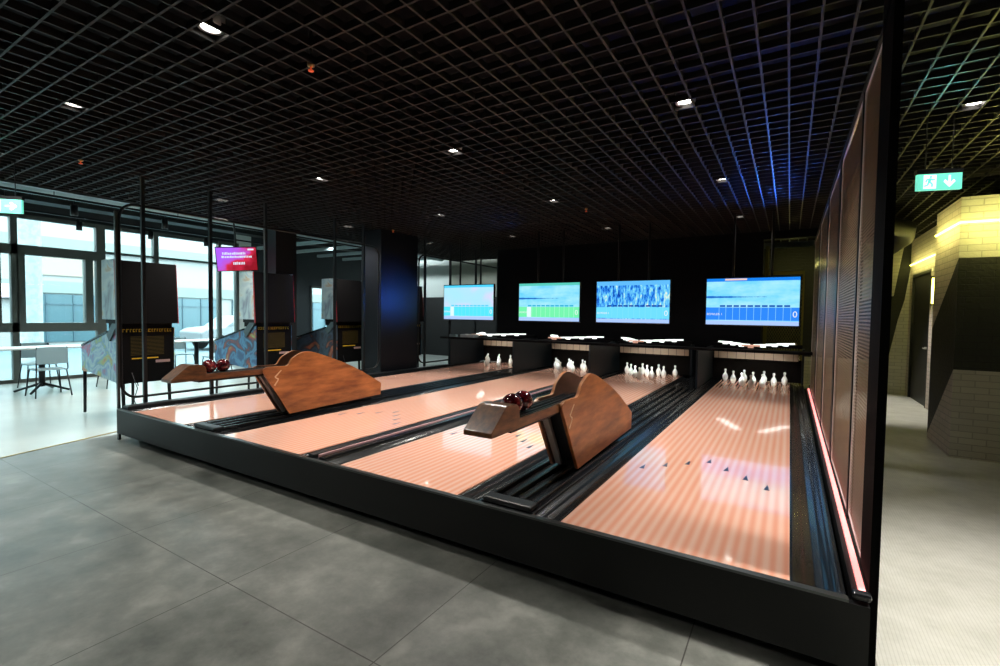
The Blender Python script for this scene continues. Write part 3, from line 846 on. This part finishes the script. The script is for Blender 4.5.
chair(-10.95, 3.45, -PI/2, 'blue-grey cafe chair with its back to the lanes, at the farther table')
chair(-12.2, 3.3, PI/2, 'blue-grey cafe chair on the window side of the farther table')

# ================================================================== TRACK LIGHTS, PROMO SCREEN, EXIT SIGNS
def rail(x, z, y0, y1, label):
    o = MB().box(-.02, .02, y0, y1, -.015, .015).build('track_rail', black); o.location = (x, 0, z)
    for_y = [y0+.5+k*1.6 for k in range(int((y1-y0-.5)/1.6)+1)]
    m = MB()
    for y in for_y: m.box(-.004, .004, y-.004, y+.004, .015, 3.35-z)
    h = m.build('hanger', black, o)
    tag(o, label, 'track rail')
rail(-9.0, 2.70, -3.5, 6.5, 'black lighting track below the ceiling beside the grid edge')
rail(-11.2, 2.78, -3.5, 5.5, 'black lighting track nearer the windows')
ts0 = None
for x, z, y, lab, on in ((-9.0, 2.68, .42, 'black cylinder spotlight on the track beside the grid, above the far left table', 1), (-9.0, 2.68, 1.6, 'black cylinder spotlight on the track beside the grid, right of the front post', 1),
                     (-9.0, 2.68, -.43, 'black cylinder spotlight on the track beside the grid, at the picture left edge', 1), (-11.2, 2.76, 1.16, 'small black cylinder spotlight on the window side track, above the far left table', 1),
                     (-11.2, 2.76, 2.3, 'small black cylinder spotlight on the window side track, near the front post', 1), (-11.2, 2.76, 3.38, 'small black cylinder spotlight on the window side track, left of the purple screen', 1),
                     (-9.0, 2.68, 3.5, 'black cylinder spotlight on the track beside the grid, above the purple screen', 1)):
    if ts0 is None:
        ts0 = e = empty('track_spotlight')
        MB().tube([(0, 0, 0), (0, 0, -.09)], .008, 6).build('stem', black, e)
        MB().lathe([(1e-4, -.06), (.045, -.06), (.045, -.21), (.036, -.21), (.03, -.19), (1e-4, -.19)], seg=16).build('housing', black, e)
    else: e = dup(ts0, (0, 0, 0))
    e.location = (x, y, z); tag(e, lab, 'spotlight', 'track spotlights on the window side')
    spot('track_beam', (x, y, z-.215), 70, (1, .97, .92), 2.0, .6, .04)
# ducts and trays under the window side slab
o = MB().tube([(-10.2, -4, 3.05), (-10.2, 10.5, 3.05)], .16, 16).build('air_duct', mat('duct_light', (.28, .36, .38), .4, .5)); tag(o, 'round pale air duct running below the window side ceiling', 'air duct')
o = MB().box(-12.4, -12.0, -4, 10.5, 3.1, 3.16).box(-12.4, -12.38, -4, 10.5, 3.16, 3.22).box(-12.02, -12.0, -4, 10.5, 3.16, 3.22).build('cable_tray', duct_m); tag(o, 'flat dark cable tray below the window side ceiling', 'cable tray')
for k in range(5):
    o = MB().box(-12.9, -8.3, 5.6+k*1.0, 5.7+k*1.0, 2.85, 2.93).build('ceiling_beam', mat('beam_pale', (.33, .42, .43), .5)); struct(o)

def promo():
    e = tag(empty('promo_screen', (-8.98, 2.80, 2.09)), 'small purple and red advertising screen hanging near the windows', 'television')
    d = (CAM-Vector((-8.98, 2.8, 2.09))); a = math.atan2(d.y, d.x)
    e.rotation_euler = (math.radians(14), math.radians(-5), a+PI/2); e.scale = (.86, .86, .86)
    MB().box(-.40, .40, .0, .05, -.265, .265).build('bezel', blackg, e, .004)
    def fn(N, L, v, s):
        n = noise(N, L, v, 2.5, 3, .5); f = mnode(N, L, 'MULTIPLY_ADD', s[0], .75, n); f = mnode(N, L, 'MULTIPLY_ADD', s[2], -.6, f)
        return ramp(N, L, f, [(.30, (.45, .12, .95)), (.48, (.55, .10, .65)), (.58, (.70, .03, .08)), (.8, (.28, .01, .02))]), 1.0
    MB().box(-.385, .385, -.003, 0, -.25, .25).build('display', emis('screen_promo', fn), e)
    tx = MB()
    def row(x0, x1, z, h, seed):
        rr = random.Random(seed); x = x0
        while x < x1:
            wd = rr.uniform(.014, .03); tx.box(x, x+wd, -.006, -.003, z, z+h*rr.uniform(.7, 1)); x += wd+rr.uniform(.006, .014)
    row(-.27, .16, .10, .055, 1); row(-.29, .30, .03, .045, 2); row(-.08, .14, -.12, .06, 3); tx.box(.22, .34, -.006, -.003, .19, .225)
    tx.build('lettering', flat('promo_text', (.75, .85, 1)), e)
    MB().tube([(0, .03, .0), (.02, .05, (3.365-2.09)/.86)], .018, 8).build('hanging_pole', black, e)
promo()

def exit_sign(loc, rot, label, sx, sz, mirror=False):
    e = tag(empty('exit_sign', loc), label, 'exit sign', None); e.rotation_euler = rot
    MB().box(-sx/2, sx/2, 0, .03, -sz/2, sz/2).build('panel', exit_green, e)
    MB().box(-sx/2-.005, sx/2+.005, .0, .04, sz/2, sz/2+.035).build('housing', black, e)
    for s in (-sx*.3, sx*.3): MB().tube([(s, .02, sz/2+.03), (s, .02, CZ+.01-loc[2])], .004, 6).build('suspension_wire', black, e)
    k = sz
    # white door with running figure cut in green
    MB().box(-sx*.36, -sx*.08, -.003, 0, -k*.42, k*.42).build('door_symbol', exit_white, e)
    r = MB()
    def limb(a, b, w_=.045):
        ax, az = a; bx, bz = b; dx, dz = bx-ax, bz-az; l = math.hypot(dx, dz) or 1; nx, nz = -dz/l*w_*k, dx/l*w_*k
        r.prism([((ax*k-nx), (az*k-nz)), ((bx*k-nx), (bz*k-nz)), ((bx*k+nx), (bz*k+nz)), ((ax*k+nx), (az*k+nz))], -.006, -.003, 'y')
    cx = -sx*.22/k
    r.prism([(cx*k+.03*k+.07*k*math.cos(t), .30*k+.07*k*math.sin(t)) for t in [2*PI*q/10 for q in range(10)]], -.006, -.003, 'y')
    limb((cx, .20), (cx-.06, -.04), .075); limb((cx-.05, -.02), (cx+.12, -.12)); limb((cx+.12, -.12), (cx+.10, -.32))
    limb((cx-.07, -.02), (cx-.13, -.22)); limb((cx-.13, -.22), (cx-.30, -.26)); limb((cx, .18), (cx+.16, .10)); limb((cx+.16, .10), (cx+.24, .16))
    limb((cx-.02, .18), (cx-.18, .14)); limb((cx-.18, .14), (cx-.22, .0))
    r.build('running_figure', exit_green, e)
    a = MB(); ax = sx*.22
    if not mirror:
        a.box(ax-.05*k, ax+.05*k, -.003, 0, -.1*k, .36*k)
        for s in (-1, 1): a.prism([(ax, -.36*k), (ax+s*.30*k, -.02*k), (ax+s*.22*k, .10*k), (ax, -.16*k)], -.0032, 0, 'y')
    else:
        a.box(ax-.36*k, ax+.1*k, -.003, 0, -.05*k, .05*k)
        for s in (-1, 1): a.prism([(ax+.36*k, 0), (ax+.02*k, s*.30*k), (ax-.10*k, s*.22*k), (ax+.16*k, 0)], -.0032, 0, 'y')
    a.build('arrow', exit_white, e)
def face(loc):
    d = CAM-Vector(loc); return math.atan2(d.y, d.x)+PI/2
exit_sign((.90, 2.50, 2.155), (0, 0, math.radians(16)), 'green running figure exit sign with a downward arrow right of the screen wall', .28, .12)
exit_sign((-7.10, -.74, 2.175), (0, 0, .75), 'green exit sign with a sideways arrow at the upper left', .32, .14, True)

# ================================================================== CORRIDOR ON THE RIGHT
BX, BY, BT = 1.475, 4.53, 2.41
b = MB()
def facex(pts, mi):   # front face polygons (x, z) at y = BY
    b.add([(x, BY, z) for x, z in pts], [tuple(range(len(pts)))], mi)
def facey(pts, mi):   # side face polygons (y, z) at x = BX
    b.add([(BX, y, z) for y, z in pts], [tuple(range(len(pts)))], mi)
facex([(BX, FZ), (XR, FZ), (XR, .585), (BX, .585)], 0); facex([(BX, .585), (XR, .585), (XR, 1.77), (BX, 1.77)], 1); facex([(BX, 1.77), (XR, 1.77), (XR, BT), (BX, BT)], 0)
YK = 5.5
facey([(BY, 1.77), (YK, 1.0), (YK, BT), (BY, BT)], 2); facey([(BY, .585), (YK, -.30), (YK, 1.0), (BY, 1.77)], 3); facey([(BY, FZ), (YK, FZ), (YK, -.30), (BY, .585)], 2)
b.add([(BX, BY, BT), (XR, BY, BT), (XR, YK, BT), (BX, YK, BT)], [(0, 1, 2, 3)], 0)
b.add([(BX, YK, FZ), (XR, YK, FZ), (XR, YK, BT), (BX, YK, BT)], [(0, 1, 2, 3)], 1)
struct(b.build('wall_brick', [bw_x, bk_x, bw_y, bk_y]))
# inner side wall with door, end wall with a black painted stripe
SX = 1.94; EY = 9.75
b = MB()
def fy(pts, mi): b.add([(SX, y, z) for y, z in pts], [tuple(range(len(pts)))], mi)
fy([(YK, FZ), (6.9, FZ), (7.5, .9), (7.0, CZ), (YK, CZ)], 1)
fy([(6.9, FZ), (8.15, FZ), (8.15, 1.95), (9.5, 1.95), (9.5, CZ), (7.0, CZ), (7.5, .9)], 0)
fy([(9.5, FZ), (EY, FZ), (EY, CZ), (9.5, CZ)], 0)
struct(b.build('wall_corridor', [bw_y, bk_y]))
b = MB()
def fe(pts, mi): b.add([(x, EY, z) for x, z in pts], [tuple(range(len(pts)))], mi)
fe([(-.6, .3), (1.65, .3), (1.78, 1.1), (1.87, 1.5), (SX, 2.1), (SX, CZ), (1.84, CZ), (1.70, 1.58), (1.2, 1.5), (1.2, CZ), (-.6, CZ)], 1)  # stripe is paint; the black left part stands in for an unlit wall
fe([(-.6, FZ), (SX, FZ), (SX, 2.1), (1.87, 1.5), (1.78, 1.1), (1.65, .3), (-.6, .3)], 0); fe([(1.2, 1.5), (1.70, 1.58), (1.84, CZ), (1.2, CZ)], 0)
struct(b.build('wall_corridor_end', [bw_x, bk_x]))
d1 = empty('door_1', (SX+.03, 8.82, FZ)); struct(d1)
MB().box(0, .05, -.67, .68, 0, 2.31).build('door_leaf', mat('door_black', (.012, .013, .012), .5), d1)
MB().box(-.035, .0, -.67, .68, 2.27, 2.32).box(-.035, 0, -.69, -.65, 0, 2.32).box(-.035, 0, .65, .69, 0, 2.32).build('door_frame', black, d1)
MB().box(-.05, -.0, -.60, -.56, .98, 1.02).box(-.06, -.05, -.60, -.46, .985, 1.005).build('door_handle', steel, d1)
# LED strips along the brick
o = MB().box(BX-.012, XR, BY-.014, BY, 2.135, 2.152).box(BX-.014, BX, BY, YK, 2.135, 2.152).build('led_strip', led_y)
tag(o, 'yellow glowing light strip round the corner of the brick block', 'light strip')
o = MB().box(SX-.014, SX-.001, YK+.02, EY, 2.16, 2.178).build('led_strip', led_y)
tag(o, 'yellow glowing light strip along the wall above the dark door', 'light strip')
e = tag(empty('wall_sconce', (SX-.03, 7.55, 1.57)), 'glowing yellow wall lamp beside the dark door at the end of the passage', 'wall lamp')
MB().box(-.0, .028, -.07, .07, -.26, .26).build('back_plate', black, e)
MB().tube([(-.035, 0, -.2), (-.035, 0, .2)], .03, 12).build('glass_tube', sconce_m, e)
MB().box(-.075, .0, -.04, .04, .2, .225).box(-.075, .0, -.04, .04, -.225, -.2).build('cap', black, e)
# ducts
o = MB().tube([(.45, 5.2, 2.38), (1.0, 5.9, 2.40), (1.35, 6.6, 2.42), (1.5, 7.6, 2.42), (1.5, 9.2, 2.42)], .12, 16).build('air_duct', duct_m)
tag(o, 'dark curved air duct under the ceiling at the end of the passage', 'air duct')
o = MB().tube([(.35, 6.6, 2.30), (.9, 7.3, 2.32), (1.2, 9.2, 2.32)], .07, 12).build('air_duct', duct_m)
tag(o, 'thinner dark air duct below the curved one in the passage', 'air duct')
# yellow steel behind the rightmost screen
e = tag(empty('steel_gate', (-.13, 8.2, FZ)), 'yellow-lit wire mesh gate behind the rightmost screen', 'gate')
MB().box(-.31, .31, -.03, .03, 2.30, 2.36).box(-.34, -.28, -.03, .03, 0, 2.85).box(.28, .31, -.03, .03, 0, 2.36).box(-.31, .31, -.03, .03, 2.16, 2.19).build('gate_frame', yellow_steel, e)
m = MB()
for k in range(-14, 30):
    for s in (1, -1):
        x0, z0 = -.28, k*.08; x1, z1 = .28, k*.08+.62*1.7
        if s < 0: z0, z1 = z1, z0
        if max(z0, z1) < .1 or min(z0, z1) > 2.1: continue
        # clip
        def clip(x, z, xo, zo):
            if z < 0: f = (0-zo)/(z-zo); return xo+(x-xo)*f, 0
            if z > 2.16: f = (2.16-zo)/(z-zo); return xo+(x-xo)*f, 2.16
            return x, z
        a = clip(x0, z0, x1, z1); c = clip(x1, z1, x0, z0)
        m.tube([(a[0], 0, a[1]), (c[0], 0, c[1])], .004, 4)
m.build('wire_mesh', yellow_steel, e)

# yellow light given off by the strips and the wall lamp, plus an added gate light
def point(name, loc, en, col, r=.05):
    l = bpy.data.lights.new(name, 'POINT'); l.energy = en; l.color = col; l.shadow_soft_size = r
    o = bpy.data.objects.new(name, l); COL.objects.link(o); o.location = loc
YEL = (1, .93, .27)
area('led_strip_light', (2.7, BY-.32, 2.10), (math.radians(90), 0, 0), 2.4, .03, 14, YEL)
area('led_strip_light', (BX-.22, 5.0, 2.10), (math.radians(90), 0, -PI/2), .95, .03, 3.5, YEL)
area('led_strip_light', (SX-.22, 7.6, 2.13), (math.radians(90), 0, -PI/2), 3.9, .03, 10, YEL)
point('sconce_light', (SX-.16, 7.55, 1.57), 7, YEL, .04)
point('added_gate_light', (.0, 8.9, 2.2), 4, YEL)  # added light with no lamp of its own, tints the gate yellow
# added lights without fixtures, brightening the rear left room and its back wall
for x, y in ((-9, 9), (-11, 8.2), (-11, 6.5)): spot('downlight_beam', (x, y, 2.9), 90, (.85, .97, 1), 2.6, .7, .1)
for x, en in ((-11.4, 150), (-8.6, 90)):
    o = spot('added_wall_wash', (x, 9.3, 2.95), en, (.85, .97, 1), 1.9, .8, .03)
    o.rotation_euler = (Vector((x, 11, 2.3))-o.location).to_track_quat('-Z', 'Y').to_euler()

def aim(o, tgt):
    o.rotation_euler = (Vector(tgt)-o.location).to_track_quat('-Z', 'Y').to_euler()
BLUE = (.03, .16, 1)  # added spots without fixtures for the blue glow on ceiling and column
aim(spot('added_blue_wash', (-.35, 5.45, 1.80), 170, BLUE, 1.35, .9, .01), (-.45, 4.45, 2.64))
aim(spot('added_blue_wash', (-5.3, 5.2, 1.4), 60, BLUE, 1.1, .9, .02), (-6.44, 4.5, 1.45))
aim(spot('added_blue_wash', (-4.4, 5.45, 1.80), 25, BLUE, 1.35, .9, .01), (-4.6, 4.4, 2.64))
aim(spot('added_strip_uplight', (2.3, 4.2, 2.16), 230, YEL, 1.7, .9, .01), (1.7, 3.0, 2.64))  # added spot without fixture, spreads the strip's yellow over the grid
aim(spot('added_sign_uplight', (.90, 2.42, 2.27), 14, (.15, .9, 1), 1.2, .9, .01), (.86, 2.1, 2.64))  # added spot without fixture, throws the sign's cyan glow upward
